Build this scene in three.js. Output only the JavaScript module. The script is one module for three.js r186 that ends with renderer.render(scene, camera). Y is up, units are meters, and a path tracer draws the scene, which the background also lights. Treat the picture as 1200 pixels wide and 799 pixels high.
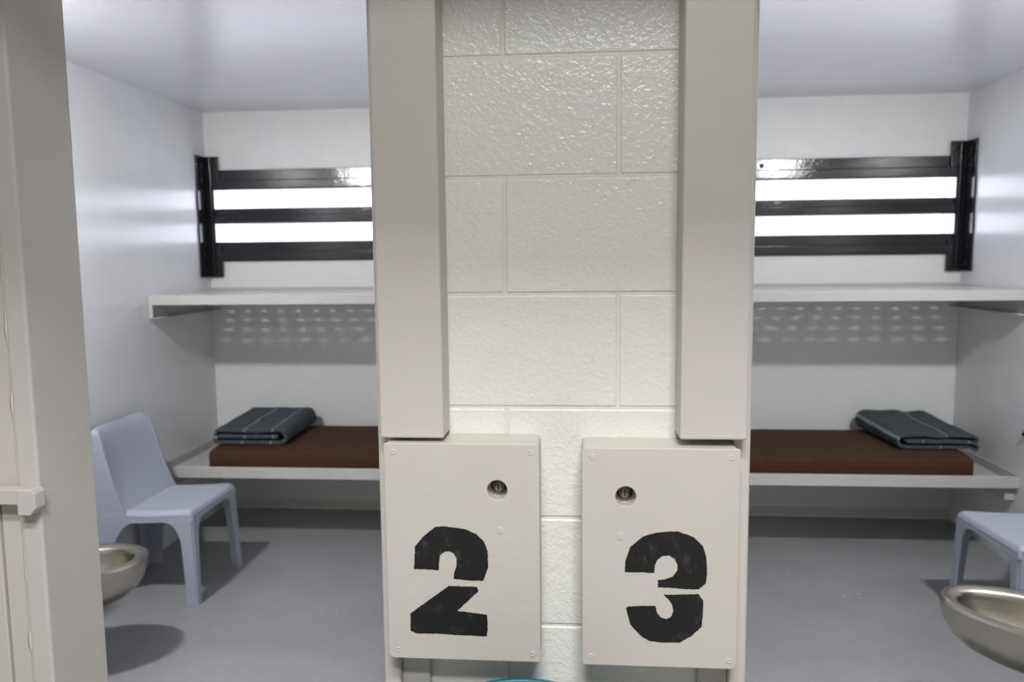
import * as THREE from 'three';
import { RoundedBoxGeometry } from 'three/addons/geometries/RoundedBoxGeometry.js';
import { mergeGeometries, mergeVertices, toCreasedNormals } from 'three/addons/utils/BufferGeometryUtils.js';
import { RectAreaLightUniformsLib } from 'three/addons/lights/RectAreaLightUniformsLib.js';

// ------------------------------------------------------------------ camera, exposure
RectAreaLightUniformsLib.init();
const scene = new THREE.Scene();
const camera = new THREE.PerspectiveCamera(46.35, 1200 / 799, 0.05, 60);
camera.filmGauge = 36;
camera.position.set(0.0314, 1.5648, 1.4375);
camera.rotation.set(-0.1064, 0.0834, -0.0104, 'YXZ');
camera.focus = 1.45;
camera.userData.fStop = 4.5;
const renderer = new THREE.WebGLRenderer({ antialias: true });
renderer.toneMapping = THREE.LinearToneMapping;
renderer.toneMappingExposure = 1.0;
renderer.shadowMap.enabled = true;
scene.background = new THREE.Color(0.9, 0.95, 1.0);

// light levels (radiance) of the sources: window daylight, cell lamps, corridor fluorescent fittings
const DAY = { color: new THREE.Color(0.8, 0.82, 1.0), level: 3.1 };
const CELL = { color: new THREE.Color(0.985, 0.99, 1.0), level: 670 };
const HALL = { color: new THREE.Color(1.0, 0.99, 0.98), level: 94 };

function areaLight(light, w, h, pos, look) {
  const l = new THREE.RectAreaLight(light.color, light.level, w, h);
  l.position.set(...pos); scene.add(l); l.lookAt(...look); l.castShadow = true;
  return l;
}

// ------------------------------------------------------------------ random numbers and noise
function rng(seed) { let s = seed >>> 0; return () => ((s = (s * 1664525 + 1013904223) >>> 0) / 4294967296); }
function hash(x, y, s) { let h = (x * 374761393 + y * 668265263 + s * 1442695041) | 0; h = Math.imul(h ^ (h >>> 13), 1274126177); return ((h ^ (h >>> 16)) >>> 0) / 4294967296; }
function vnoise(x, y, per, s) {                 // tileable value noise
  const xi = Math.floor(x), yi = Math.floor(y), fx = x - xi, fy = y - yi, m = (a) => ((a % per) + per) % per;
  const u = fx * fx * (3 - 2 * fx), v = fy * fy * (3 - 2 * fy);
  const a = hash(m(xi), m(yi), s), b = hash(m(xi + 1), m(yi), s), c = hash(m(xi), m(yi + 1), s), d = hash(m(xi + 1), m(yi + 1), s);
  return (a + (b - a) * u) * (1 - v) + (c + (d - c) * u) * v;
}
function texture(n, size, fn, srgb = false) {   // fn(u, v) -> [r, g, b] 0..1 ; covers size metres
  const data = new Uint8Array(n * n * 4);
  for (let y = 0; y < n; y++) for (let x = 0; x < n; x++) {
    const c = fn((x + 0.5) / n, (y + 0.5) / n), k = (y * n + x) * 4;
    for (let i = 0; i < 3; i++) data[k + i] = Math.max(0, Math.min(255, Math.round(c[i] * 255)));
    data[k + 3] = 255;
  }
  const t = new THREE.DataTexture(data, n, n);
  t.wrapS = t.wrapT = THREE.RepeatWrapping; t.magFilter = THREE.LinearFilter; t.minFilter = THREE.LinearMipmapLinearFilter; t.generateMipmaps = true;
  if (srgb) t.colorSpace = THREE.SRGBColorSpace;
  t.repeat.set(1 / size, 1 / size); t.needsUpdate = true;
  return t;
}
const grey = (v) => [v, v, v];
// thick roller paint: lumps of 3 to 8 mm
const peelTex = texture(512, 0.4, (u, v) => grey(0.55 * vnoise(u * 60, v * 60, 60, 1) + 0.3 * vnoise(u * 120, v * 120, 120, 2) + 0.15 * vnoise(u * 20, v * 20, 20, 3)));
// painted concrete block: pores and ridges under several coats
const blockTex = texture(1024, 0.34, (u, v) => {
  const wx = 0.9 * vnoise(u * 60, v * 60, 60, 9), wy = 0.9 * vnoise(u * 60, v * 60, 60, 10);
  const a = vnoise(u * 100 + 2 * wx, v * 100 + 2 * wy, 100, 5), b = vnoise(u * 50 + wx, v * 50 - wy, 50, 6), c = vnoise(u * 190 + wy, v * 190, 190, 7), d = vnoise(u * 12, v * 12, 12, 8);
  return grey(0.42 * a * (0.5 + 0.5 * b) + 0.3 * b + 0.12 * c + 0.16 * d);
});
const mottleTex = (base, amp, seed) => texture(256, 0.9, (u, v) => {
  const n = 0.5 * vnoise(u * 8, v * 8, 8, seed) + 0.3 * vnoise(u * 24, v * 24, 24, seed + 1) + 0.2 * vnoise(u * 90, v * 90, 90, seed + 2) - 0.5;
  return base.map((c) => c * (1 + amp * n));
}, true);

// ------------------------------------------------------------------ materials
const std = (o) => new THREE.MeshStandardMaterial(o);
const phys = (o) => new THREE.MeshPhysicalMaterial(o);
const M = {
  cellPaint: std({ map: mottleTex([0.885, 0.89, 0.895], 0.03, 11), roughness: 0.21, bumpMap: peelTex, bumpScale: 0.00025 }),
  rearPaint: std({ map: mottleTex([0.885, 0.89, 0.885], 0.03, 11), roughness: 0.36, bumpMap: peelTex, bumpScale: 0.0009 }),
  ceilPaint: std({ map: mottleTex([0.86, 0.86, 0.885], 0.03, 12), roughness: 0.26, bumpMap: peelTex, bumpScale: 0.0003 }),
  hallPaint: std({ color: 0xb2aea4, roughness: 0.6 }),
  block: std({ map: mottleTex([0.9, 0.9, 0.885], 0.03, 13), roughness: 0.27, bumpMap: blockTex, bumpScale: 0.0015 }),
  mortar: std({ color: 0xe2e0d8, roughness: 0.45, bumpMap: peelTex, bumpScale: 0.0008 }),
  steelPaint: std({ map: mottleTex([0.79, 0.773, 0.75], 0.025, 14), roughness: 0.38, bumpMap: peelTex, bumpScale: 0.0003 }),
  bunkPaint: std({ map: mottleTex([0.745, 0.735, 0.72], 0.03, 15), roughness: 0.42 }),
  black: std({ map: mottleTex([0.1, 0.098, 0.115], 0.25, 16), roughness: 0.13, bumpMap: peelTex, bumpScale: 0.0004 }),
  ink: std({ map: texture(256, 0.2, (u, v) => { const n = vnoise(u * 10, v * 10, 10, 21) * 0.6 + vnoise(u * 60, v * 24, 60, 22) * 0.4, s = Math.max(0, n - 0.64) * 0.5; return [0.075 + s, 0.072 + s, 0.075 + s]; }, true), roughness: 0.55 }),
  steel: std({ color: 0xb9b4aa, metalness: 1, roughness: 0.27 }),
  lock: std({ color: 0x9a948a, metalness: 1, roughness: 0.14 }),
  dark: std({ color: 0x141312, roughness: 0.7 }),
  mattress: std({ map: texture(256, 0.12, (u, v) => { const n = 0.5 * vnoise(u * 64, v * 64, 64, 31) + 0.5 * vnoise(u * 10, v * 10, 10, 32); return [0.225 + 0.06 * n, 0.122 + 0.042 * n, 0.07 + 0.032 * n]; }, true), roughness: 0.95, bumpMap: peelTex, bumpScale: 0.0008 }),
  chair: phys({ color: 0xa3a9b6, roughness: 0.42, bumpMap: peelTex, bumpScale: 0.0002 }),
  teal: phys({ color: 0x0b6f82, roughness: 0.4 }),
  caulk: std({ color: 0xd3cec2, roughness: 0.4 }),
  glow: std({ color: 0xffffff, emissive: 0xffffff, emissiveIntensity: 0.8, roughness: 0.5 }),
  lampGlow: std({ color: 0xffffff, emissive: 0xfffaf5, emissiveIntensity: 3.0, roughness: 0.5 }),
  hallGlow: std({ color: 0xffffff, emissive: 0xfff6e4, emissiveIntensity: 3.0, roughness: 0.5 }),
  floor: std({
    map: texture(1024, 1.6, (u, v) => {
      const n = 0.5 * vnoise(u * 7, v * 7, 7, 41) + 0.3 * vnoise(u * 30, v * 30, 30, 42) + 0.2 * vnoise(u * 200, v * 200, 200, 43) - 0.5;
      const f = vnoise(u * 150, v * 150, 150, 44) * vnoise(u * 11, v * 11, 11, 45) > 0.79 ? 0.16 : 0;
      return [0.57 + 0.05 * n + f, 0.574 + 0.05 * n + f, 0.582 + 0.05 * n + f];
    }, true), roughness: 0.42, bumpMap: peelTex, bumpScale: 0.0004,
  }),
};

// ------------------------------------------------------------------ geometry helpers
function metricUV(g) {                           // uv in metres, across the way each face points
  g = g.index ? g.toNonIndexed() : g;
  const p = g.attributes.position, uv = new Float32Array(p.count * 2), a = new THREE.Vector3(), b = new THREE.Vector3(), c = new THREE.Vector3();
  for (let i = 0; i < p.count; i += 3) {
    a.fromBufferAttribute(p, i); b.fromBufferAttribute(p, i + 1); c.fromBufferAttribute(p, i + 2);
    const n = b.clone().sub(a).cross(c.clone().sub(a)), x = Math.abs(n.x), y = Math.abs(n.y), z = Math.abs(n.z);
    [a, b, c].forEach((q, k) => {
      const [s, t] = y >= x && y >= z ? [q.x, q.z] : x >= z ? [q.z, q.y] : [q.x, q.y];
      uv[(i + k) * 2] = s; uv[(i + k) * 2 + 1] = t;
    });
  }
  g.setAttribute('uv', new THREE.BufferAttribute(uv, 2));
  return g;
}
function box(x0, x1, y0, y1, z0, z1, r = 0) {
  const w = x1 - x0, h = y1 - y0, d = z1 - z0;
  const g = r ? new RoundedBoxGeometry(w, h, d, 3, r) : new THREE.BoxGeometry(w, h, d);
  g.translate((x0 + x1) / 2, (y0 + y1) / 2, (z0 + z1) / 2);
  return metricUV(g);
}
const merge = (...gs) => mergeGeometries(gs.flat().map((g) => {
  g = g.index ? g.toNonIndexed() : g;
  for (const k of Object.keys(g.attributes)) if (!['position', 'normal', 'uv'].includes(k)) g.deleteAttribute(k);
  return g;
}));
function shapeOf(pts) { const s = new THREE.Shape(); pts.forEach(([x, y], i) => (i ? s.lineTo(x, y) : s.moveTo(x, y))); s.closePath(); return s; }
function extrude(pts, depth, bevel = 0, holes = []) {
  const s = pts instanceof THREE.Shape ? pts : shapeOf(pts);
  for (const h of holes) s.holes.push(h);
  return metricUV(new THREE.ExtrudeGeometry(s, { depth, bevelEnabled: bevel > 0, bevelSize: bevel, bevelThickness: bevel, bevelOffset: -bevel, bevelSegments: 2, curveSegments: 14 }));
}
function circlePath(x, y, r, n = 14) { const p = new THREE.Path(); for (let i = 0; i < n; i++) { const a = -i / n * Math.PI * 2; p[i ? 'lineTo' : 'moveTo'](x + r * Math.cos(a), y + r * Math.sin(a)); } p.closePath(); return p; }
function roundRect(x0, x1, y0, y1, r) {          // r: [bl, br, tr, tl]
  const s = new THREE.Shape(), [a, b, c, d] = r;
  s.moveTo(x0 + a, y0); s.lineTo(x1 - b, y0); s.quadraticCurveTo(x1, y0, x1, y0 + b); s.lineTo(x1, y1 - c); s.quadraticCurveTo(x1, y1, x1 - c, y1);
  s.lineTo(x0 + d, y1); s.quadraticCurveTo(x0, y1, x0, y1 - d); s.lineTo(x0, y0 + a); s.quadraticCurveTo(x0, y0, x0 + a, y0);
  return s;
}
function thick(grid, t, uvs, crease = 0.7) {     // a sheet through grid[i][j] (Vector3) given thickness t below its normal
  const n = grid.length, m = grid[0].length, N = [], top = [], bot = [];
  for (let i = 0; i < n; i++) for (let j = 0; j < m; j++) {
    const du = grid[Math.min(i + 1, n - 1)][j].clone().sub(grid[Math.max(i - 1, 0)][j]);
    const dv = grid[i][Math.min(j + 1, m - 1)].clone().sub(grid[i][Math.max(j - 1, 0)]);
    N.push(du.cross(dv).normalize());
  }
  const pos = [], uv = [], idx = [], id = (i, j, s) => s * n * m + i * m + j;
  for (let s = 0; s < 2; s++) for (let i = 0; i < n; i++) for (let j = 0; j < m; j++) {
    const q = grid[i][j].clone().addScaledVector(N[i * m + j], -s * t); pos.push(q.x, q.y, q.z);
    uv.push(...(uvs ? uvs(i, j) : [q.x + q.z, q.y]));
  }
  for (let i = 0; i < n - 1; i++) for (let j = 0; j < m - 1; j++) {
    const a = id(i, j, 0), b = id(i + 1, j, 0), c = id(i + 1, j + 1, 0), d = id(i, j + 1, 0); idx.push(a, b, c, a, c, d);
    const e = n * m; idx.push(a + e, c + e, b + e, a + e, d + e, c + e);
  }
  const side = (a, b) => { const e = n * m; idx.push(a, a + e, b + e, a, b + e, b); };
  for (let i = 0; i < n - 1; i++) { side(id(i, 0, 0), id(i + 1, 0, 0)); side(id(i + 1, m - 1, 0), id(i, m - 1, 0)); }
  for (let j = 0; j < m - 1; j++) { side(id(0, j + 1, 0), id(0, j, 0)); side(id(n - 1, j, 0), id(n - 1, j + 1, 0)); }
  const g = new THREE.BufferGeometry();
  g.setAttribute('position', new THREE.Float32BufferAttribute(pos, 3)); g.setAttribute('uv', new THREE.Float32BufferAttribute(uv, 2)); g.setIndex(idx);
  return toCreasedNormals(g, crease);
}
function loft(rings, crease = 0.6) {             // closed rings of Vector3, first to last
  const m = rings[0].length, pos = [], uv = [], idx = [];
  rings.forEach((r, i) => r.forEach((q, j) => { pos.push(q.x, q.y, q.z); uv.push(j / m, i / rings.length); }));
  for (let i = 0; i < rings.length - 1; i++) for (let j = 0; j < m; j++) { const a = i * m + j, b = i * m + (j + 1) % m; idx.push(a, b, b + m, a, b + m, a + m); }
  const g = new THREE.BufferGeometry();
  g.setAttribute('position', new THREE.Float32BufferAttribute(pos, 3)); g.setAttribute('uv', new THREE.Float32BufferAttribute(uv, 2)); g.setIndex(idx);
  return toCreasedNormals(g, crease);
}

// ------------------------------------------------------------------ scene helpers
const taken = {};
function numbered(name) { if (!(name in taken)) { taken[name] = 0; return name; } return `${name}_${String(++taken[name]).padStart(3, '0')}`; }
function mesh(name, geo, mat) { const m = new THREE.Mesh(geo, mat); m.name = name; m.castShadow = m.receiveShadow = true; return m; }
function thing(name, label, category, pos = [0, 0, 0], group) {
  const o = new THREE.Group(); o.name = numbered(name); o.position.set(...pos); scene.add(o);
  o.userData = { label, category }; if (group) o.userData.group = group;
  return o;
}
function structure(name, label, pos = [0, 0, 0]) {
  const o = new THREE.Group(); o.name = name; o.position.set(...pos); scene.add(o);
  o.userData = { kind: 'structure', label, category: name.split('_')[0] };
  return o;
}
function shell(name, label, geo, mat) {
  const o = mesh(name, geo, mat); scene.add(o); o.userData = { kind: 'structure', label, category: name.split('_')[0] };
  return o;
}
function part(parent, name, geo, mat) {          // geo in world axes; moved into the thing's own
  const p = parent.position; geo.translate(-p.x, -p.y, -p.z);
  const m = mesh(name, geo, mat); parent.add(m); return m;
}
function local(parent, name, geo, mat, label) { const m = mesh(name, geo, mat); if (label) m.userData.label = label; parent.add(m); return m; }

// ------------------------------------------------------------------ room shell
const XL = -2.217, XR = 2.197, ZB = -3.298, H = 2.44;
const WIN = [[XL + 0.045, -0.145], [0.145, XR - 0.045]], WY0 = 1.555, WY1 = 2.07;
shell('floor', 'grey painted concrete floor of both cells and the corridor', box(-4.2, 4.2, -0.15, 0, -3.6, 5.2), M.floor);
shell('ceiling', 'glossy white painted ceiling over the two cells', box(XL - 0.2, XR + 0.2, H, H + 0.16, -3.6, -0.02), M.ceilPaint);
shell('wall_left', 'white painted side wall beside the chair in cell two', box(XL - 0.2, XL, 0, H, -3.6, -0.13), M.cellPaint);
shell('wall_right', 'white painted side wall beside the chair in cell three', box(XR, XR + 0.2, 0, H, -3.6, -0.13), M.cellPaint);
shell('wall_middle', 'white painted wall dividing the two cells', box(-0.1, 0.1, 0, H, ZB, -0.13), M.cellPaint);
shell('wall_back', 'white painted rear wall with the barred window slots', merge(
  box(XL, XR, 0, WY0, ZB - 0.2, ZB), box(XL, XR, WY1, H, ZB - 0.2, ZB),
  box(XL, WIN[0][0], WY0, WY1, ZB - 0.2, ZB), box(WIN[0][1], WIN[1][0], WY0, WY1, ZB - 0.2, ZB), box(WIN[1][1], XR, WY0, WY1, ZB - 0.2, ZB)), M.rearPaint);
// the hand-cut strip of wall paint along the foot of the rear wall
{
  const r = rng(7), pts = [], x0 = XL, x1 = XR, n = 150;
  for (let i = 0; i <= n; i++) pts.push([x0 + (x1 - x0) * i / n, 0.008 + 0.012 * r()]);
  pts.push([x1, 0.062], [x0, 0.062]);
  const g = extrude(pts, 0.006); g.translate(0, 0, ZB);
  shell('baseboard_back', 'low painted band along the foot of the rear wall', g, std({ color: 0xd2d0c6, roughness: 0.45 }));
}

// corridor in front of the cells, behind and above the camera
shell('wall_corridor_left', 'plain painted end wall of the corridor', box(-4.4, -4.2, 0, 4.1, 0, 5.2), M.hallPaint);
shell('wall_corridor_right', 'plain painted end wall of the corridor on the other side', box(4.2, 4.4, 0, 4.1, 0, 5.2), M.hallPaint);
shell('wall_corridor_rear', 'plain painted corridor wall behind the viewer', box(-4.4, 4.4, 0, 4.1, 5.2, 5.4), M.hallPaint);
shell('ceiling_corridor', 'plain painted ceiling of the corridor', box(-4.4, 4.4, 4.1, 4.25, 0, 5.4), M.hallPaint);
shell('wall_front_upper', 'painted wall above the cell doors', merge(box(-4.4, 4.4, 2.2, 4.1, -0.135, -0.003)), M.hallPaint);
shell('ceiling_walkway', 'underside of the upper walkway above the cell doors', box(-4.2, 4.2, 2.62, 2.8, 0, 1.17), M.hallPaint);

// block walls of the cell fronts, every block a piece of its own
const COURSE = 0.2082, FIRST = 0.0387, HALF = 0.2032;
const blockGeo = {};
function blockOf(w, h) {
  const k = `${w.toFixed(4)}_${h.toFixed(4)}`;
  if (!blockGeo[k]) {
    blockGeo[k] = [0, 1, 2].map((v) => {
      const g = box(-w / 2 + 0.0026, w / 2 - 0.0026, -h / 2 + 0.0026, h / 2 - 0.0026, -0.03, 0, 0.0034), uv = g.attributes.uv;
      for (let i = 0; i < uv.count; i++) uv.setXY(i, uv.getX(i) + 0.137 * v, uv.getY(i) + 0.211 * v);
      return g;
    });
  }
  return blockGeo[k];
}
function blockWall(name, label, x0, x1, joint) {
  const w = structure(name, label, [(x0 + x1) / 2, 0, -0.06]);
  part(w, 'mortar', box(x0, x1, 0, 2.2, -0.135, -0.0024), M.mortar);
  const r = rng(91 + Math.round(x0 * 100));
  for (let c = 0; c < 12; c++) {
    const y0 = c ? FIRST + (c - 1) * COURSE : 0, y1 = Math.min(2.2, FIRST + c * COURSE);
    const edges = [x0];
    for (let x = joint + (c % 2 ? HALF : 0) - 20 * HALF; x < x1 - 0.03; x += 2 * HALF) if (x > x0 + 0.03) edges.push(x);
    edges.push(x1);
    for (let i = 0; i + 1 < edges.length; i++) {
      const b = mesh('block', blockOf(edges[i + 1] - edges[i], y1 - y0)[Math.floor(r() * 3)], M.block);
      b.position.set((edges[i] + edges[i + 1]) / 2 - w.position.x, (y0 + y1) / 2, 0.0595 + 0.0008 * r());
      w.add(b);
    }
  }
  return w;
}
blockWall('wall_front', 'white painted concrete block pier between the two cell doors', -0.304, 0.304, -0.1);
blockWall('wall_front_left', 'painted block wall beyond the left edge of the first doorway', -2.6, -1.047, -1.27);
blockWall('wall_front_right', 'painted block wall beyond the right edge of the second doorway', 1.047, 2.6, 1.27);

// hollow steel door frames
function doorFrame(name, label, xa, xb, pier) {  // xa..xb clear opening; pier: the side towards the block pier
  const d = structure(name, label, [(xa + xb) / 2, 0, -0.07]);
  const z0 = -0.157;
  const wa = pier < 0 ? 0.031 : 0.043, wb = pier < 0 ? 0.043 : 0.031;
  part(d, 'jamb', box(xa - wa, xa, 0, 2.2, z0, pier < 0 ? 0.034 : 0.021, 0.006), M.steelPaint);
  part(d, 'jamb', box(xb, xb + wb, 0, 2.2, z0, pier < 0 ? 0.021 : 0.034, 0.006), M.steelPaint);
  part(d, 'head', box(xa - wa, xb + wb, 2.145, 2.2, z0, 0.021, 0.006), M.steelPaint);
  return d;
}
function jambCover(x0, x1, z1, name) { return shell(name, name === 'trim_2' ? 'narrow painted steel strip beside the door frame behind the latch' : 'wide painted steel cover at the photo edge behind the latch', box(x0, x1, 0, 2.2, 0.0015, z1, 0.003), M.steelPaint); }
jambCover(-1.094, -1.0505, 0.012, 'trim_2');
jambCover(-1.3, -1.096, 0.018, 'trim_3');
doorFrame('door_1', 'grey painted steel door frame of cell two', -1.005, -0.334, 1);
doorFrame('door_2', 'grey painted steel door frame of cell three', 0.334, 1.005, -1);

// ------------------------------------------------------------------ windows with bars
function windowSet(name, label, [x0, x1], wall, side) {   // wall: x of the side wall; side -1 left cell, 1 right cell
  const w = structure(name, label, [(x0 + x1) / 2, WY0, ZB]);
  const inner = side < 0 ? -0.1 : 0.1;
  part(w, 'window_pane', box(x0 + 0.002, x1 - 0.002, WY0 + 0.002, WY1 - 0.002, ZB - 0.16, ZB - 0.15), M.glow);
  // three bars, each a plate with a raised strip along it
  for (const [a, b, s] of [[1.977, 2.096, 0.012], [1.775, 1.866, 0.02], [1.549, 1.666, 0.012]])
    part(w, 'bar', merge(box(wall < inner ? wall + 0.01 : inner + 0.01, wall < inner ? inner - 0.01 : wall - 0.01, a, b, ZB + 0.004, ZB + 0.016, 0.003),
      box(wall < inner ? wall + 0.04 : inner + 0.04, wall < inner ? inner - 0.04 : wall - 0.04, a + 0.006, (a + b) / 2 + s - 0.012, ZB + 0.014, ZB + 0.03, 0.006)), M.black);
  // angle irons in the corners, bolted to both walls
  for (const [xw, dir] of [[wall, -side], [inner, side]]) {
    const a = xw, b = xw + dir * 0.092, lo = Math.min(a, b), hi = Math.max(a, b);
    const up = part(w, 'angle_iron', merge(
      box(Math.min(a, a + dir * 0.056), Math.max(a, a + dir * 0.056), 1.455, 2.176, ZB + 0.014, ZB + 0.026, 0.003),
      box(lo, hi, 2.0, 2.176, ZB + 0.016, ZB + 0.028, 0.003), box(lo, hi, 1.455, 1.64, ZB + 0.016, ZB + 0.028, 0.003),
      box(Math.min(a, a + dir * 0.012), Math.max(a, a + dir * 0.012), 1.455, 2.176, ZB + 0.014, ZB + 0.135, 0.003),
      box(Math.min(a + dir * 0.03, a + dir * 0.046), Math.max(a + dir * 0.03, a + dir * 0.046), 1.455, 2.176, ZB + 0.02, ZB + 0.034, 0.005)), M.black);
    for (const y of [1.5, 1.59, 2.04, 2.13]) {
      const g = new THREE.SphereGeometry(0.011, 10, 6); g.scale(1, 1, 0.5); g.translate(a + dir * 0.07 - w.position.x, y - WY0, 0.027); local(up, 'bolt', g, M.black);
      const k = new THREE.SphereGeometry(0.011, 10, 6); k.scale(0.5, 1, 1); k.translate(a + dir * 0.013 - w.position.x, y - WY0, 0.08); local(up, 'bolt', k, M.black);
    }
  }
  if (side > 0) { const g = new THREE.SphereGeometry(0.014, 8, 6); g.scale(1, 1, 0.5); g.translate(1.075, 2.062, ZB + 0.017); part(w, 'bolt', g, M.black); }
  areaLight(DAY, x1 - x0 - 0.02, WY1 - WY0 - 0.02, [(x0 + x1) / 2, (WY0 + WY1) / 2, ZB - 0.145], [(x0 + x1) / 2, (WY0 + WY1) / 2, 0]);
}
windowSet('window_1', 'white daylit slot window behind black bars in cell two', WIN[0], XL, -1);
windowSet('window_2', 'white daylit slot window behind black bars in cell three', WIN[1], XR, 1);

// ------------------------------------------------------------------ lamps
const LAMP_TILT = 0.42;
function cellLamp(x, label) {                    // wedge-shaped fitting on the ceiling, its lens tilted towards the rear wall
  const z = -0.8, y = H - 0.08, t = thing('ceiling_light', label, 'light', [x, H, z], 'cell ceiling lights');
  const body = extrude([[0.1, 0], [-0.1, 0], [-0.1, -0.06], [0.08, -0.1327], [0.1, -0.1327]], 0.34, 0.006); body.rotateY(-Math.PI / 2); body.translate(0.17, 0, 0);
  local(t, 'housing', body, M.bunkPaint);
  const lens = box(-0.095, 0.095, -0.055, 0.055, -0.004, 0.004, 0.002); lens.rotateX(Math.PI / 2 + LAMP_TILT); lens.translate(0, -0.1005, -0.0045);
  local(t, 'lamp_lens', lens, M.lampGlow);
  areaLight(CELL, 0.17, 0.09, [x, H - 0.112, z - 0.009], [x, H - 0.112 - Math.cos(LAMP_TILT), z - 0.009 - Math.sin(LAMP_TILT)]);
}
cellLamp(-1.886, 'shallow ceiling light above the toilet in cell two');
cellLamp(1.742, 'shallow ceiling light above the toilet in cell three');
function hallLamp(x, z, label) {
  const t = thing('fluorescent_light', label, 'light', [x, 3.6, z], 'corridor fluorescent lights');
  part(t, 'housing', box(x - 0.52, x + 0.52, 3.62, 3.7, z - 0.17, z + 0.17, 0.01), M.hallPaint);
  part(t, 'lamp_lens', box(x - 0.5, x + 0.5, 3.6, 3.625, z - 0.15, z + 0.15, 0.008), M.hallGlow);
  for (const s of [-0.45, 0.45]) part(t, 'hanger', box(x + s - 0.005, x + s + 0.005, 3.7, 4.1, z - 0.005, z + 0.005), M.steel);
  areaLight(HALL, 1.0, 0.3, [x, 3.595, z], [x, 0, z]);
}
hallLamp(0.1, 2.1, 'fluorescent corridor light nearer the cell doors');
hallLamp(0.25, 2.95, 'fluorescent corridor light farther from the cell doors');

// ------------------------------------------------------------------ steel covers and lock boxes on the pier
function bead(x, y0, y1, z, seed, rad) {         // uneven line of filler
  const r = rng(seed), pts = [];
  for (let i = 0; i <= 60; i++) pts.push(new THREE.Vector3(x + 0.0012 * (r() - 0.5), y0 + (y1 - y0) * i / 60, z + 0.001 * (r() - 0.5)));
  const g = new THREE.TubeGeometry(new THREE.CatmullRomCurve3(pts), 180, rad, 6), p = g.attributes.position, c = new THREE.Vector3();
  for (let i = 0; i < p.count; i++) {
    const ring = Math.floor(i / 7), k = 0.6 + 0.9 * Math.pow(vnoise(ring * 0.35, seed, 1000, 3), 2) + (hash(Math.floor(ring / 3), seed, 9) > 0.96 ? 0.9 : 0);
    c.fromBufferAttribute(p, i); p.setXYZ(i, x + (c.x - x) * k, c.y, z + (c.z - z) * k);
  }
  g.computeVertexNormals();
  return metricUV(g);
}
for (const s of [-1, 1]) {
  const cell = s < 0 ? 'two' : 'three';
  const a = Math.min(s * 0.3195, s * 0.2055), b = Math.max(s * 0.3195, s * 0.2055);
  const y0 = s < 0 ? 1.2455 : 1.247;
  const t = thing('steel_cover', s < 0 ? 'tall grey steel channel rising from the box stencilled 2' : 'tall grey steel channel rising over a black gap on box 3', 'cover', [(a + b) / 2, y0, 0], 'channel covers beside the doors');
  part(t, 'channel', box(a, b, y0, 2.62, 0.0006, 0.073, 0.004), M.steelPaint);
  const jx = s * 0.3197;
  part(t, 'filler_bead', bead(jx, y0 + 0.03, 2.6, 0.037, 30 + s, 0.0042), M.caulk);
  const c = Math.min(s * 0.304, s * 0.25), d = Math.max(s * 0.304, s * 0.25);
  const l = thing('lower_channel', s < 0 ? 'shadowed narrow steel channel under the lock box nearer the whole chair' : 'shadowed narrow steel channel under the lock box nearer the large toilet', 'cover', [(c + d) / 2, 0, 0], 'lower channels');
  part(l, 'channel', box(c, d, 0, 0.838, 0.0006, 0.016, 0.004), M.steelPaint);
}
const TWO = [[[-261.7, 1010.5], [-258.8, 1052.5], [-245, 1069.5], [-221.7, 1088.9], [-203.8, 1090.5], [-186, 1087.9], [-165, 1084.9], [-147.3, 1076.3], [-134.6, 1063.3], [-128.7, 1046.2], [-128.1, 1016.9], [-137.2, 991.6], [-160, 991.4], [-190.9, 994], [-189.1, 1005.5], [-185, 1017.3], [-184.7, 1032.3], [-190.1, 1041.6], [-198.2, 1044.7], [-206.3, 1043.2], [-214, 1036.7], [-215.8, 1025], [-216.8, 1009.2], [-238.1, 1010.4]],
  [[-199.4, 980.7], [-148.8, 980.2], [-146, 972.2], [-184.8, 934.7], [-167.5, 932.9], [-131, 928.8], [-130.4, 902.4], [-132.5, 888.4], [-171.5, 888.9], [-220.9, 890.8], [-261.3, 890.3], [-270.4, 894.8], [-270.3, 927.3], [-242.7, 948.4]]];
const THREE_ = [[[112, 1013.4], [112.7, 1033.4], [121.1, 1059], [141.2, 1077.2], [163.3, 1085.1], [185.4, 1088.1], [203.4, 1088.4], [229.5, 1078.9], [245.7, 1063.7], [251.6, 1042.8], [253.6, 1015.4], [251.5, 996.4], [238.9, 985], [214.7, 985.2], [186.4, 987.1], [169.4, 987.5], [169.3, 1000.3], [182.2, 1002.3], [195.1, 1007.7], [202.2, 1018.5], [202.5, 1029.1], [197.2, 1039.5], [187.8, 1045.2], [177, 1044.1], [167.8, 1036.7], [163.8, 1026.1], [162.3, 1012.9], [137.6, 1013.6]],
  [[178.9, 974.1], [206.8, 975.3], [239, 976.9], [248, 964.4], [247.5, 943.1], [245.5, 917.3], [227.9, 899.6], [207.8, 887.3], [179.3, 886.4], [155.6, 888.7], [138.3, 899], [121.9, 918], [114.3, 948], [119.6, 951.5], [165.3, 953.6], [168.6, 940.9], [174.8, 932.4], [185, 929.7], [193.5, 935.1], [196.2, 945.9], [194, 956.6], [186.6, 967]]];
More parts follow.
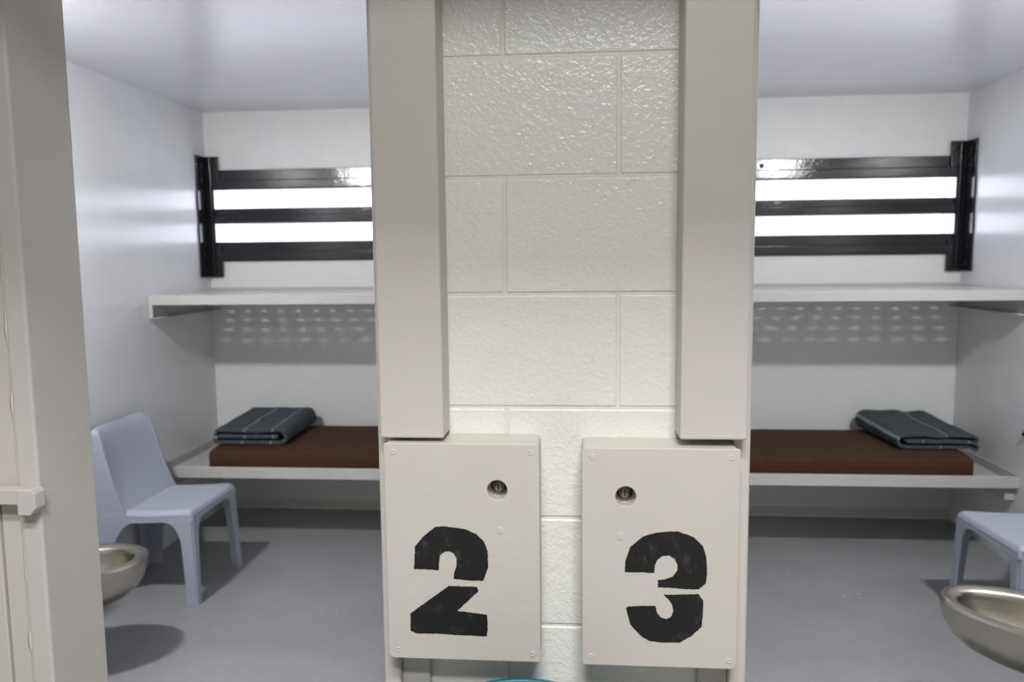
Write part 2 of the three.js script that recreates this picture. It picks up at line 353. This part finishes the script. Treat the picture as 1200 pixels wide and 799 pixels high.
function numeral(strokes, seed) {                // dabbed paint through a stencil: ragged edges
  const r = rng(seed);
  return merge(strokes.map((pts) => {
    const out = [];
    pts.forEach((p, i) => {
      const q = pts[(i + 1) % pts.length], L = Math.hypot(q[0] - p[0], q[1] - p[1]), n = Math.max(1, Math.round(L / 2.5));
      for (let k = 0; k < n; k++) { const f = k / n; out.push([(p[0] + (q[0] - p[0]) * f + (k ? 0.8 * (r() - 0.5) : 0)) / 1000, (p[1] + (q[1] - p[1]) * f + (k ? 1.1 * (r() - 0.5) : 0)) / 1000]); }
    });
    return extrude(out, 0.0003);
  }));
}
function lockBox(s, strokes, kx, ky, px, py, label) {
  const x0 = s < 0 ? -0.311 : 0.0375, x1 = s < 0 ? -0.0365 : 0.3065, y0 = s < 0 ? 0.8425 : 0.841, y1 = s < 0 ? 1.2395 : 1.2345, zf = 0.085;
  const t = thing('lock_box', label, 'box', [(x0 + x1) / 2, y0, 0], 'numbered lock boxes');
  const hole = (r) => circlePath(kx, ky, r, 28);
  // body: hollow case, bored behind the keyhole
  const bs = roundRect(x0 + 0.001, x1 - 0.001, y0 + 0.001, y1 - 0.001, [0.014, 0.006, 0.01, 0.006]);
  const body = extrude(bs, zf - 0.0045, 0, [circlePath(kx, ky, 0.0178, 28)]); body.translate(0, 0, 0.0006);
  part(t, 'case', body, M.steelPaint);
  const cover = extrude(roundRect(x0, x1, y0, y1, s < 0 ? [0.013, 0.004, 0.01, 0.004] : [0.006, 0.013, 0.004, 0.008]), 0.0016, 0.0012, [hole(0.0178)]);
  cover.translate(0, 0, zf - 0.0028);
  const c = part(t, 'cover_plate', cover, M.steelPaint);
  const num = numeral(strokes, 60 + s); num.translate(0, 0, zf + 0.0001); part(t, 'numeral', num, M.ink).userData.label = s < 0 ? 'black stencilled number 2' : 'black stencilled number 3';
  // key cylinder set back in the bore, keyway across it
  const cyl = new THREE.LatheGeometry([[0.0001, 0.004], [0.005, 0.0032], [0.009, 0.001], [0.0122, -0.003], [0.0132, -0.007], [0.0165, -0.0075], [0.0178, -0.006], [0.02, -0.006], [0.02, -0.02]].map(([r, y]) => new THREE.Vector2(r, y)).reverse(), 28);
  cyl.rotateX(Math.PI / 2); cyl.translate(kx, ky, zf - 0.026);
  const lk = part(t, 'key_cylinder', metricUV(cyl), M.lock);
  const kw = box(kx - 0.0012, kx + 0.0012, ky - 0.006, ky + 0.006, zf - 0.0265, zf - 0.0216); kw.translate(-t.position.x, -t.position.y, 0); local(lk, 'keyway', kw, M.dark);
  for (const [x, y] of [[x0 + 0.017, y1 - 0.016], [x1 - 0.015, y1 - 0.015], [x0 + 0.017, y0 + 0.016], [x1 - 0.014, y0 + 0.015]]) {
    const ring = new THREE.LatheGeometry([[0.0001, 0.0002], [0.0018, 0.0002], [0.0024, 0.001], [0.0046, 0.001], [0.0052, 0]].map(([r, y_]) => new THREE.Vector2(r, y_)).reverse(), 18);
    ring.rotateX(Math.PI / 2); ring.translate(x, y, zf); part(t, 'screw', metricUV(ring), M.steelPaint);
  }
  const plug = new THREE.LatheGeometry([[0.0001, 0.001], [0.0066, 0.001], [0.0074, 0]].map(([r, y_]) => new THREE.Vector2(r, y_)).reverse(), 22);
  plug.rotateX(Math.PI / 2); plug.translate(px, py, zf); part(t, 'plug', metricUV(plug), M.steelPaint);
}
lockBox(-1, TWO, -0.1105, 1.157, -0.106, 1.084, 'grey steel lock box reading 2 beside the doorway with the whole chair');
lockBox(1, THREE_, 0.113, 1.149, 0.104, 1.0775, 'grey steel lock box reading 3 beside the doorway with the large toilet');

// small latch across the edge of the far door frame, and the filler line beside that frame
{
  const t = thing('latch_bracket', 'small painted steel latch bar across the edge of the door frame', 'latch', [-1.09, 1.08, 0.02]);
  part(t, 'mounting_plate', box(-1.19, -1.105, 1.07, 1.15, 0.0185, 0.028, 0.003), M.steelPaint);
  part(t, 'latch_bar', box(-1.18, -1.0, 1.103, 1.135, 0.0245, 0.05, 0.004), M.steelPaint);
  const e = extrude([[-1.03, 1.133], [-0.998, 1.133], [-0.993, 1.126], [-0.993, 1.098], [-1.006, 1.084], [-1.03, 1.084]], 0.026, 0.002); e.translate(0, 0, 0.0235);
  part(t, 'latch_end', e, M.steelPaint);
  const f = shell('trim_1', 'uneven line of filler between door frame and block wall', bead(-1.0495, 0, 2.2, 0.014, 77, 0.0042), M.caulk);
}

// ------------------------------------------------------------------ bunks
const ZS = -2.57;
function shelf(side, label) {
  const x0 = side < 0 ? XL : 0.1, x1 = side < 0 ? -0.1 : XR, yt = 1.378;
  const t = thing('perforated_shelf', label, 'shelf', [(x0 + x1) / 2, yt, ZB], 'perforated wall shelves');
  const s = shapeOf([[x0 + 0.001, -ZB - 0.0 - 0.002], [x0 + 0.001, -ZS], [x1 - 0.001, -ZS], [x1 - 0.001, -ZB - 0.002]]);
  const holes = [], cx = side < 0 ? -1.886 : 1.742;
  for (let i = -30; i <= 30; i++) for (let j = 0; j < 6; j++) { const x = cx + 0.0938 * i; if (x > x0 + 0.035 && x < x1 - 0.035) holes.push(circlePath(x, -(ZB + 0.095 + 0.104 * j), 0.0165, 12)); }
  const deck = extrude(s, 0.004, 0, holes); deck.rotateX(-Math.PI / 2); deck.translate(0, yt - 0.004, 0);
  part(t, 'deck', metricUV(deck), M.bunkPaint);
  part(t, 'front_lip', box(x0 + 0.001, x1 - 0.001, yt - 0.051, yt, ZS - 0.001, ZS + 0.006, 0.003), M.bunkPaint);
  part(t, 'back_lip', box(x0 + 0.001, x1 - 0.001, yt - 0.004, yt + 0.012, ZB + 0.001, ZB + 0.006), M.bunkPaint);
  // open channels along the end walls: web on the wall, flange below, closed at the front
  for (const [a, d] of [[x0, 1], [x1, -1]]) {
    const f = (p, q, ...r) => box(Math.min(a + d * p, a + d * q), Math.max(a + d * p, a + d * q), ...r);
    part(t, 'end_bracket', merge(f(0.001, 0.005, yt - 0.122, yt - 0.005, ZB + 0.004, ZS - 0.001), f(0.004, 0.06, yt - 0.122, yt - 0.118, ZB + 0.004, ZS - 0.001),
      f(0.002, 0.022, yt - 0.122, yt - 0.045, ZS - 0.006, ZS + 0.005, 0.002)), M.bunkPaint);
  }
}
shelf(-1, 'long grey perforated steel shelf under the window of cell two');
shelf(1, 'long grey perforated steel shelf under the window of cell three');

const ZF = -2.58;
function bunk(side, label) {
  const x0 = side < 0 ? XL + 0.001 : 0.101, x1 = side < 0 ? -0.101 : XR - 0.001, yd = 0.417, yt = 0.461;
  const t = thing('bunk', label, 'bed', [(x0 + x1) / 2, 0.4, ZB], 'steel bunks');
  const out = side < 0 ? -1 : 1, edge = side < 0 ? x0 : x1;
  const hs = [];
  for (const [dx, dz] of [[0.125, 0.47], [0.125, 0.16], [0.22, 0.47]]) hs.push(circlePath(edge - out * dx, -(ZB + dz), 0.016, 12));
  const deck = extrude(shapeOf([[x0, -ZB - 0.002], [x0, -ZF], [x1, -ZF], [x1, -ZB - 0.002]]), 0.005, 0, hs); deck.rotateX(-Math.PI / 2); deck.translate(0, yd - 0.005, 0);
  part(t, 'deck', metricUV(deck), M.bunkPaint);
  part(t, 'front_rail', box(x0, x1, 0.4, yt, ZF, ZF + 0.007, 0.003), M.bunkPaint);
  for (const [a, b] of [[x0, x0 + 0.006], [x1 - 0.006, x1]]) {
    part(t, 'end_rail', box(a, b, 0.385, yt, ZB + 0.003, ZF - 0.001), M.bunkPaint);
    const c = a === x0 ? [x0, x0 + 0.05] : [x1 - 0.05, x1];
    part(t, 'support_angle', box(c[0], c[1], 0.33, 0.4, ZB + 0.01, ZF - 0.03, 0.004), M.bunkPaint);
  }
  part(t, 'back_rail', box(x0, x1, yd, yt, ZB + 0.001, ZB + 0.007), M.bunkPaint);
}
bunk(-1, 'grey steel wall bunk beneath the shelf in cell two');
bunk(1, 'grey steel wall bunk beneath the shelf in cell three');

function mattress(side, label) {
  const x0 = side < 0 ? -1.95 : 0.15, x1 = side < 0 ? -0.15 : 1.99, y0 = 0.418, y1 = 0.541, z0 = ZB + 0.03, z1 = -2.598;
  const t = thing('mattress', label, 'mattress', [(x0 + x1) / 2, y0, (z0 + z1) / 2], 'brown mattresses');
  // pillow-like pad: rounded cross-section with a slight crown, sagging ends
  const rings = [], nx = 60, m = 40, W = (z1 - z0) / 2, Hh = (y1 - y0) / 2, zc = (z0 + z1) / 2, yc = (y0 + y1) / 2;
  const ring = (x, k, kk) => Array.from({ length: m }, (_, j) => {
    const a = -j / m * Math.PI * 2, c = Math.cos(a), s = Math.sin(a), e = 0.22;
    const z = Math.sign(c) * Math.pow(Math.abs(c), e), y = Math.sign(s) * Math.pow(Math.abs(s), e);
    const crown = s > 0 ? 0.012 * (1 - z * z) + 0.005 * (0.5 - z * 0.5) + 0.004 * (vnoise(x * 9 + 40, z * 2 + 9, 1000, 50) - 0.5) * Math.min(1, k * 1.0) : 0;
    return new THREE.Vector3(x, yc + (y * Hh + crown) * kk, zc + z * W * k);
  });
  rings.push(ring(x0, 0.02, 0.02));
  for (const [d, k] of [[0, 0.965], [0.006, 0.985], [0.016, 1]]) rings.push(ring(x0 + d, k, d === 0 ? 0.9 : k));
  for (let i = 1; i < nx; i++) rings.push(ring(x0 + 0.016 + (x1 - x0 - 0.032) * i / nx, 1, 1));
  for (const [d, k] of [[0.016, 1], [0.006, 0.985], [0, 0.965]]) rings.push(ring(x1 - d, k, d === 0 ? 0.9 : k));
  rings.push(ring(x1, 0.02, 0.02));
  part(t, 'cover', metricUV(loft(rings)), M.mattress);
  const pts = [[x0 + 0.004, z0 + 0.02], [x0 + 0.004, z1 - 0.012], [x0 + 0.03, z1 + 0.0005], [x1 - 0.03, z1 + 0.0005], [x1 - 0.004, z1 - 0.012], [x1 - 0.004, z0 + 0.02]].map(([x, z]) => new THREE.Vector3(x, 0.494, z));
  part(t, 'seam', metricUV(new THREE.TubeGeometry(new THREE.CatmullRomCurve3(pts, false, 'catmullrom', 0.05), 160, 0.0022, 5)), M.mattress);
}
mattress(-1, 'thin brown mattress lying on the bunk of cell two');
mattress(1, 'thin brown mattress lying on the bunk of cell three');

// ------------------------------------------------------------------ folded blankets
function blanketMat(phase, gap, seed) {
  const size = gap * 4;
  const t = texture(1024, size, (u, v) => {
    const weave = 0.5 * vnoise(u * 220, v * 220, 220, seed) + 0.3 * vnoise(u * 70, v * 70, 70, seed + 1) + 0.2 * vnoise(u * 14, v * 14, 14, seed + 2);
    const d = Math.abs(((u * 4 + phase) % 1) - 0.5) * gap, e = Math.abs(((v * 3 + 0.485) % 1) - 0.5) * size / 3;
    const line = d < 0.0042 ? 0.95 * (0.6 + 0.4 * weave) : e < 0.0025 ? 0.3 : 0;
    return [0.205 + 0.11 * weave + 0.36 * line, 0.225 + 0.11 * weave + 0.37 * line, 0.25 + 0.11 * weave + 0.38 * line];
  }, true);
  return std({ map: t, roughness: 0.95, bumpMap: peelTex, bumpScale: 0.0012 });
}
function blanket(label, o) {
  const t = thing('folded_blanket', label, 'blanket', [o.x, o.y, o.z], 'folded blankets');
  const L = 4, gap = o.gap, w = o.w / 2, nz = 30, path = [], mir = o.open, n = 22;
  // a rolled fold: layers 2, 1 and 0 in turn, then round the whole pack to the top
  const run = (x0, x1, l) => { for (let i = 0; i <= n; i++) path.push([mir * (x0 + (x1 - x0) * i / n), l * gap, l]); };
  const turn = (x, l0, l1, dir, k) => { for (let i = 1; i < 9; i++) { const a = Math.PI * i / 9, m = (l0 + l1) / 2; path.push([mir * (x + dir * Math.sin(a) * k), (m + (l0 - m) * Math.cos(a)) * gap, l0 + (l1 - l0) * i / 9]); } };
  run(-w + 0.02, w - 0.045, 2); turn(w - 0.045, 2, 1, 1, gap * 0.55); run(w - 0.045, -w + 0.006, 1); turn(-w + 0.006, 1, 0, -1, gap * 0.55);
  run(-w + 0.004, w - 0.025, 0); turn(w - 0.025, 0, 3, 1, gap * 1.5); run(w - 0.025, -w + 0.012, 3); turn(-w + 0.012, 3, 1.7, -1, gap * 0.8);
  const arc = [0]; for (let i = 1; i < path.length; i++) arc.push(arc[i - 1] + Math.hypot(path[i][0] - path[i - 1][0], path[i][1] - path[i - 1][1]));
  const total = arc[arc.length - 1] - 0.03, grid = [];
  for (let k = 0; k <= nz; k++) {
    const row = [], f = k / nz, z = (0.5 - f) * o.d;          // f 0 near the viewer, 1 by the wall
    for (const [px, py, l] of path) {
      const lift = 1 + o.rise * f + 0.12 * (vnoise(px * 9 + 50, z * 7 + 50, 1000, o.seed) - 0.5), fr = py / ((L - 1) * gap);
      const shift = 0.01 * (hash(Math.floor(l + 0.5), 9, o.seed) - 0.5) + 0.01 * (vnoise(z * 6 + 20, l * 0.5 + 3, 1000, o.seed + 3) - 0.5);
      const wave = fr * 0.013 * (vnoise(px * 14 + 30, z * 11 + 30, 1000, o.seed + 5) - 0.4);
      const end = k === 0 ? 0.012 * (hash(Math.floor(l + 0.5), 2, o.seed) - 0.5) : 0;
      const over = Math.max(0, Math.abs(px) - (o.edge ?? 9)) * (px * o.over > 0 ? 1 : 0);
      row.push(new THREE.Vector3(px + shift + o.skew * z, py * lift + wave + 0.006 - over * 0.55, z + end));
    }
    grid.push(row);
  }
  const g = thick(grid, o.open * -gap * 0.93, (i, j) => [total - arc[j] + 8 * o.stripe, i / nz * o.d], 1.0);
  local(t, 'folded_cloth', g, o.mat);
  return t;
}
blanket('dark grey striped blanket folded on the mattress of cell two', { x: -1.755, y: 0.568, z: -2.945, w: 0.38, d: 0.5, gap: 0.0165, stripe: 0.16, open: 1, rise: 0.6, skew: 0.0, seed: 5, over: 1, mat: blanketMat(0.56, 0.16, 201) });
blanket('dark grey striped blanket folded on the mattress of cell three', { x: 1.848, y: 0.566, z: -2.975, w: 0.38, d: 0.48, gap: 0.0145, stripe: 0.225, open: -1, rise: 0.75, skew: 0.1, seed: 8, over: 1, edge: 0.165, mat: blanketMat(0.88, 0.225, 211) });

// ------------------------------------------------------------------ moulded chairs
function makeChair(name, label, mat, group) {    // front towards +x, feet on y = 0
  const t = thing(name, label, 'chair', [0, 0, 0], group);
  const W = 0.232;
  const shear = (g, fn) => { const p = g.attributes.position, v = new THREE.Vector3(); for (let i = 0; i < p.count; i++) { v.fromBufferAttribute(p, i); fn(v); p.setXYZ(i, v.x, v.y, v.z); } g.computeVertexNormals(); return g; };
  const curve = (pts) => new THREE.CatmullRomCurve3(pts.map(([x, y]) => new THREE.Vector3(x, y, 0)), false, 'centripetal').getPoints(24).map((q) => [q.x, q.y]);
  // seat: dished sheet rolled down along its edges
  const grid = [], nx = 26, nz = 30;
  for (let i = 0; i <= nx; i++) {
    const row = [], f = i / nx;
    for (let j = 0; j <= nz; j++) {
      const g = j / nz * 2 - 1, ex = Math.max(0, (f - 0.9) / 0.1), ez = Math.max(0, (Math.abs(g) - 0.88) / 0.12), e = Math.min(1, Math.hypot(ex, ez));
      const ang = e * Math.PI / 2, drop = 0.04 * (1 - Math.cos(ang)) + (e > 0.99 ? 0.012 : 0);
      const x = -0.1 + 0.305 * Math.min(1, f / 0.9) + 0.025 * Math.sin(Math.min(1, ex) * Math.PI / 2);
      const z = Math.sign(g) * (Math.min(0.88, Math.abs(g)) / 0.88 * (W - 0.022) + 0.022 * Math.sin(ez * Math.PI / 2));
      const dish = 0.014 * (1 - Math.pow(Math.min(1, Math.abs(g)), 2.2)) * Math.sin(Math.PI * Math.min(1, f * 0.95 + 0.05));
      row.push(new THREE.Vector3(x, 0.428 + 0.016 * f - dish - drop, z));
    }
    grid.push(row);
  }
  const seat = thick(grid.map((r) => r.slice().reverse()), 0.008, null, 1.1); local(t, 'seat', seat, mat);
  // backrest: sloping curved front, closed wings at the sides, rolled top
  const prof = [[0.418, -0.082], [0.45, -0.098], [0.5, -0.118], [0.56, -0.138], [0.63, -0.157], [0.7, -0.174], [0.76, -0.189], [0.79, -0.2], [0.803, -0.214], [0.805, -0.228], [0.796, -0.241], [0.76, -0.246]];
  const back = prof.map(([y, x], i) => {
    const row = [];
    for (let j = 0; j <= 24; j++) {
      const g = j / 24 * 2 - 1, hw = W - 0.002 - 0.012 * Math.max(0, (y - 0.45) / 0.35), c = Math.pow(Math.abs(g), 2.4);
      const depth = 0.03 * (1 - c) * Math.min(1, (y - 0.4) / 0.15), corner = Math.max(0, (Math.abs(g) - 0.88) / 0.12);
      row.push(new THREE.Vector3(x - depth * (i < 9 ? 1 : Math.max(0, 1 - (i - 8) * 0.4)), y - (i > 4 ? 0.03 * corner * corner * Math.max(0, (y - 0.6) / 0.2) : 0), g * hw));
    }
    return row;
  });
  const sheet = thick(back, 0.006, null, 1.0);
  const wings = [];
  for (const s of [-1, 1]) {
    const front = curve([[-0.082, 0.41], [-0.098, 0.45], [-0.118, 0.5], [-0.138, 0.56], [-0.157, 0.63], [-0.174, 0.7], [-0.189, 0.76], [-0.2, 0.775]]);
    const g = extrude([...front, [-0.215, 0.783], [-0.232, 0.777], [-0.24, 0.76], [-0.247, 0.6], [-0.25, 0.4], [-0.06, 0.4]], 0.008, 0.002);
    wings.push(shear(g, (v) => { v.z = s * (W - 0.012 - 0.012 * Math.max(0, (v.y - 0.45) / 0.35) + (s > 0 ? v.z : 0.008 - v.z)); if (s < 0) v.z = -Math.abs(v.z); }));
  }
  // back of the wedge
  const rear = extrude([[-W + 0.01, 0.4], [W - 0.01, 0.4], [W - 0.022, 0.77], [-W + 0.022, 0.77]], 0.006); rear.rotateY(Math.PI / 2); rear.translate(-0.25, 0, 0);
  const rr = shear(rear, (v) => { v.x += 0.012 * Math.max(0, (v.y - 0.4) / 0.37); });
  local(t, 'backrest', merge(sheet, wings, rr), mat);
  // legs: angle-shaped, flaring into the arches under the seat
  for (const s of [-1, 1]) {
    const arch = curve([[0.19, 0], [0.178, 0.2], [0.163, 0.32], [0.13, 0.37], [0.07, 0.388], [0.02, 0.39]]);
    const side = shear(extrude([[0.236, 0], ...arch, [0.02, 0.412], [0.222, 0.424]], 0.01, 0.002), (v) => { const o = 0.014 * (1 - v.y / 0.43); v.z = s * (W - 0.014 + v.z + o); });
    const farch = curve([[0.192, 0], [0.186, 0.18], [0.172, 0.34], [0.15, 0.378], [0.1, 0.39], [0.0, 0.392]]);
    const fr = extrude([[W - 0.006, 0], ...farch, [0, 0.418], [W - 0.012, 0.418]], 0.009, 0.002);
    fr.rotateY(-Math.PI / 2);                                    // outline x -> z
    const front = shear(fr, (v) => { const o = 0.014 * (1 - v.y / 0.43); v.z = s * (v.z + o * (v.z / W)); v.x = v.x + 0.226 + o; });
    local(t, 'leg', merge(side, front), mat);
    const rarch = curve([[-0.185, 0], [-0.172, 0.14], [-0.145, 0.28], [-0.095, 0.355], [-0.04, 0.385], [0.022, 0.39]]);
    const rs = shear(extrude([[-0.255, 0], ...rarch, [0.022, 0.412], [-0.06, 0.414], [-0.25, 0.414]], 0.01, 0.002), (v) => { const o = 0.014 * (1 - v.y / 0.43); v.z = s * (W - 0.014 + v.z + o); });
    const rb = extrude([[W - 0.006, 0], ...curve([[0.16, 0], [0.15, 0.25], [0.12, 0.36], [0.0, 0.39]]), [0, 0.42], [W - 0.01, 0.42]], 0.008, 0.002);
    rb.rotateY(-Math.PI / 2);
    const rback = shear(rb, (v) => { const o = 0.014 * (1 - v.y / 0.43); v.z = s * (v.z + o * (v.z / W)); v.x = v.x - 0.244 - o * 0.3; });
    local(t, 'leg', merge(rs, rback), mat);
  }
  return t;
}
const chair = makeChair('moulded_chair', 'pale grey moulded plastic chair with its whole back visible in cell two', M.chair, 'grey plastic chairs');
chair.position.set(-1.93, 0, -2.14);
const chair2 = chair.clone(); chair2.name = numbered('moulded_chair'); scene.add(chair2);
chair2.userData = { label: 'pale grey moulded plastic chair behind the toilet in cell three', category: 'chair', group: 'grey plastic chairs' };
chair2.position.set(1.925, 0, -1.89); chair2.rotation.y = Math.PI + 0.06;
{
  const R0 = 0.165, top = 0.812, z = 0.245, x = -0.062, t = thing('plastic_bin', 'teal round plastic bin standing below the numbered lock boxes', 'bin', [x, 0, z]);
  const lathe = (pts) => metricUV(new THREE.LatheGeometry(pts.map(([r, y]) => new THREE.Vector2(r, y)), 56));
  local(t, 'bin_body', lathe([[0.001, 0.001], [R0 * 0.78, 0.001], [R0 * 0.8, 0.012], [R0 * 0.955, top - 0.03], [R0 * 0.955, top - 0.012], [R0 * 0.935, top - 0.012], [R0 * 0.775, 0.018], [0.001, 0.016]]), M.teal);
  local(t, 'bin_rim', lathe([[R0 * 0.93, top - 0.02], [R0 * 0.93, top - 0.004], [R0 * 0.95, top], [R0 * 0.985, top - 0.001], [R0, top - 0.008], [R0, top - 0.03], [R0 * 0.985, top - 0.034], [R0 * 0.96, top - 0.03]]), M.teal);
}

// ------------------------------------------------------------------ steel toilets
function toilet(label, tip, axis, rim, wallX, length) {        // tip: front of the rim; axis: unit vector from tip back to the wall unit
  const ang = Math.atan2(-axis[1], axis[0]);                    // local +x runs from tip to the back
  const t = thing('steel_toilet', label, 'toilet', [tip[0], 0, tip[1]], 'steel toilets');
  t.rotation.y = ang;
  const n = 48, L = length, HW = 0.185;
  // plan outline: rounded nose at x = 0, widest at 60 percent, straight back end
  const outline = (inset, back) => Array.from({ length: n }, (_, j) => {
    const a = j / n * Math.PI * 2, c = Math.cos(a), s = Math.sin(a);
    const rx = c < 0 ? L * 0.6 : L * 0.4, sq = c < 0 ? 1 : 0.55;
    const x = L * 0.6 + Math.sign(c) * Math.pow(Math.abs(c), sq) * (rx - inset), z = Math.sign(s) * Math.pow(Math.abs(s), c < 0 ? 0.92 : 0.75) * (HW - inset);
    return [x + back, z];
  });
  const R = (inset, y, back = 0, dz = 1) => outline(inset, back).map(([x, z]) => new THREE.Vector3(x, y, z * dz));
  const under = [[0.165, rim - 0.185, 0.06], [0.13, rim - 0.182, 0.05], [0.09, rim - 0.168, 0.035], [0.055, rim - 0.145, 0.02], [0.026, rim - 0.11, 0.01], [0.01, rim - 0.07, 0.003], [0.004, rim - 0.03, 0], [0.002, rim - 0.014, 0]];
  const bowl = loft([R(0.183, rim - 0.186, 0.06), ...under.map(([i, y, b]) => R(i, y, b)).map((r) => r)], 0.9);
  local(t, 'bowl', bowl, M.steel);
  const rimG = loft([R(0.002, rim - 0.016), R(0.0, rim - 0.008), R(0.004, rim), R(0.012, rim + 0.005), R(0.026, rim + 0.004), R(0.044, rim - 0.002), R(0.052, rim - 0.008), R(0.055, rim - 0.018), R(0.057, rim - 0.03)], 1.0);
  local(t, 'rim', rimG, M.steel);
  const inner = loft([R(0.057, rim - 0.03), R(0.062, rim - 0.06, 0.004), R(0.075, rim - 0.1, 0.012), R(0.105, rim - 0.135, 0.02), R(0.15, rim - 0.155, 0.03), R(0.183, rim - 0.16, 0.03)], 1.0);
  local(t, 'basin', inner, M.steel);
  // wall unit: cabinet square to the wall, wash basin on top
  const cab = new THREE.Group(); cab.name = 'cabinet'; t.add(cab); cab.rotation.y = -ang;
  const bx = axis[0] * L * 0.93, bz = axis[1] * L * 0.93, wx = wallX - tip[0], s = Math.sign(wx);
  const ca = Math.min(bx, wx - s * 0.002), cb = Math.max(bx, wx - s * 0.002), wd = 0.23;
  local(cab, 'casing', box(ca, cb, 0.0, 0.78, bz - wd, bz + wd, 0.012), M.steel);
  local(cab, 'sink_top', box(ca - 0.01 * (s > 0), cb + 0.01 * (s < 0), 0.78, 0.81, bz - wd - 0.01, bz + wd + 0.01, 0.01), M.steel);
  local(cab, 'splash_back', box(Math.min(wx - s * 0.002, wx - s * 0.03), Math.max(wx - s * 0.002, wx - s * 0.03), 0.8, 0.95, bz - wd, bz + wd, 0.006), M.steel);
  const sp = new THREE.SphereGeometry(0.018, 14, 8); sp.scale(0.6, 1, 1); sp.translate(wx - s * 0.034, 0.88, bz); local(cab, 'push_button', sp, M.lock);
  return t;
}
toilet('stainless steel toilet bowl half hidden by the door frame of cell two', [-1.655, -1.462], [-0.9, 0.436], 0.42, XL, 0.43);
toilet('stainless steel toilet bowl at the edge of cell three', [1.262, -1.285], [0.77, 0.638], 0.42, XR, 0.56);

// a dark fitting on the wall above the end of the bunk in cell three
{
  const t = thing('wall_fitting', 'tiny black fitting on the wall above the bunk end', 'fitting', [XR, 0.68, -2.542]);
  part(t, 'fitting_plate', box(XR - 0.006, XR - 0.0005, 0.66, 0.7, -2.56, -2.525, 0.002), M.black);
  part(t, 'fitting_knob', box(XR - 0.02, XR - 0.005, 0.67, 0.69, -2.552, -2.532, 0.004), M.black);
}

scene.traverse((o) => { if (o.isMesh) o.castShadow = o.receiveShadow = true; });
renderer.render(scene, camera);
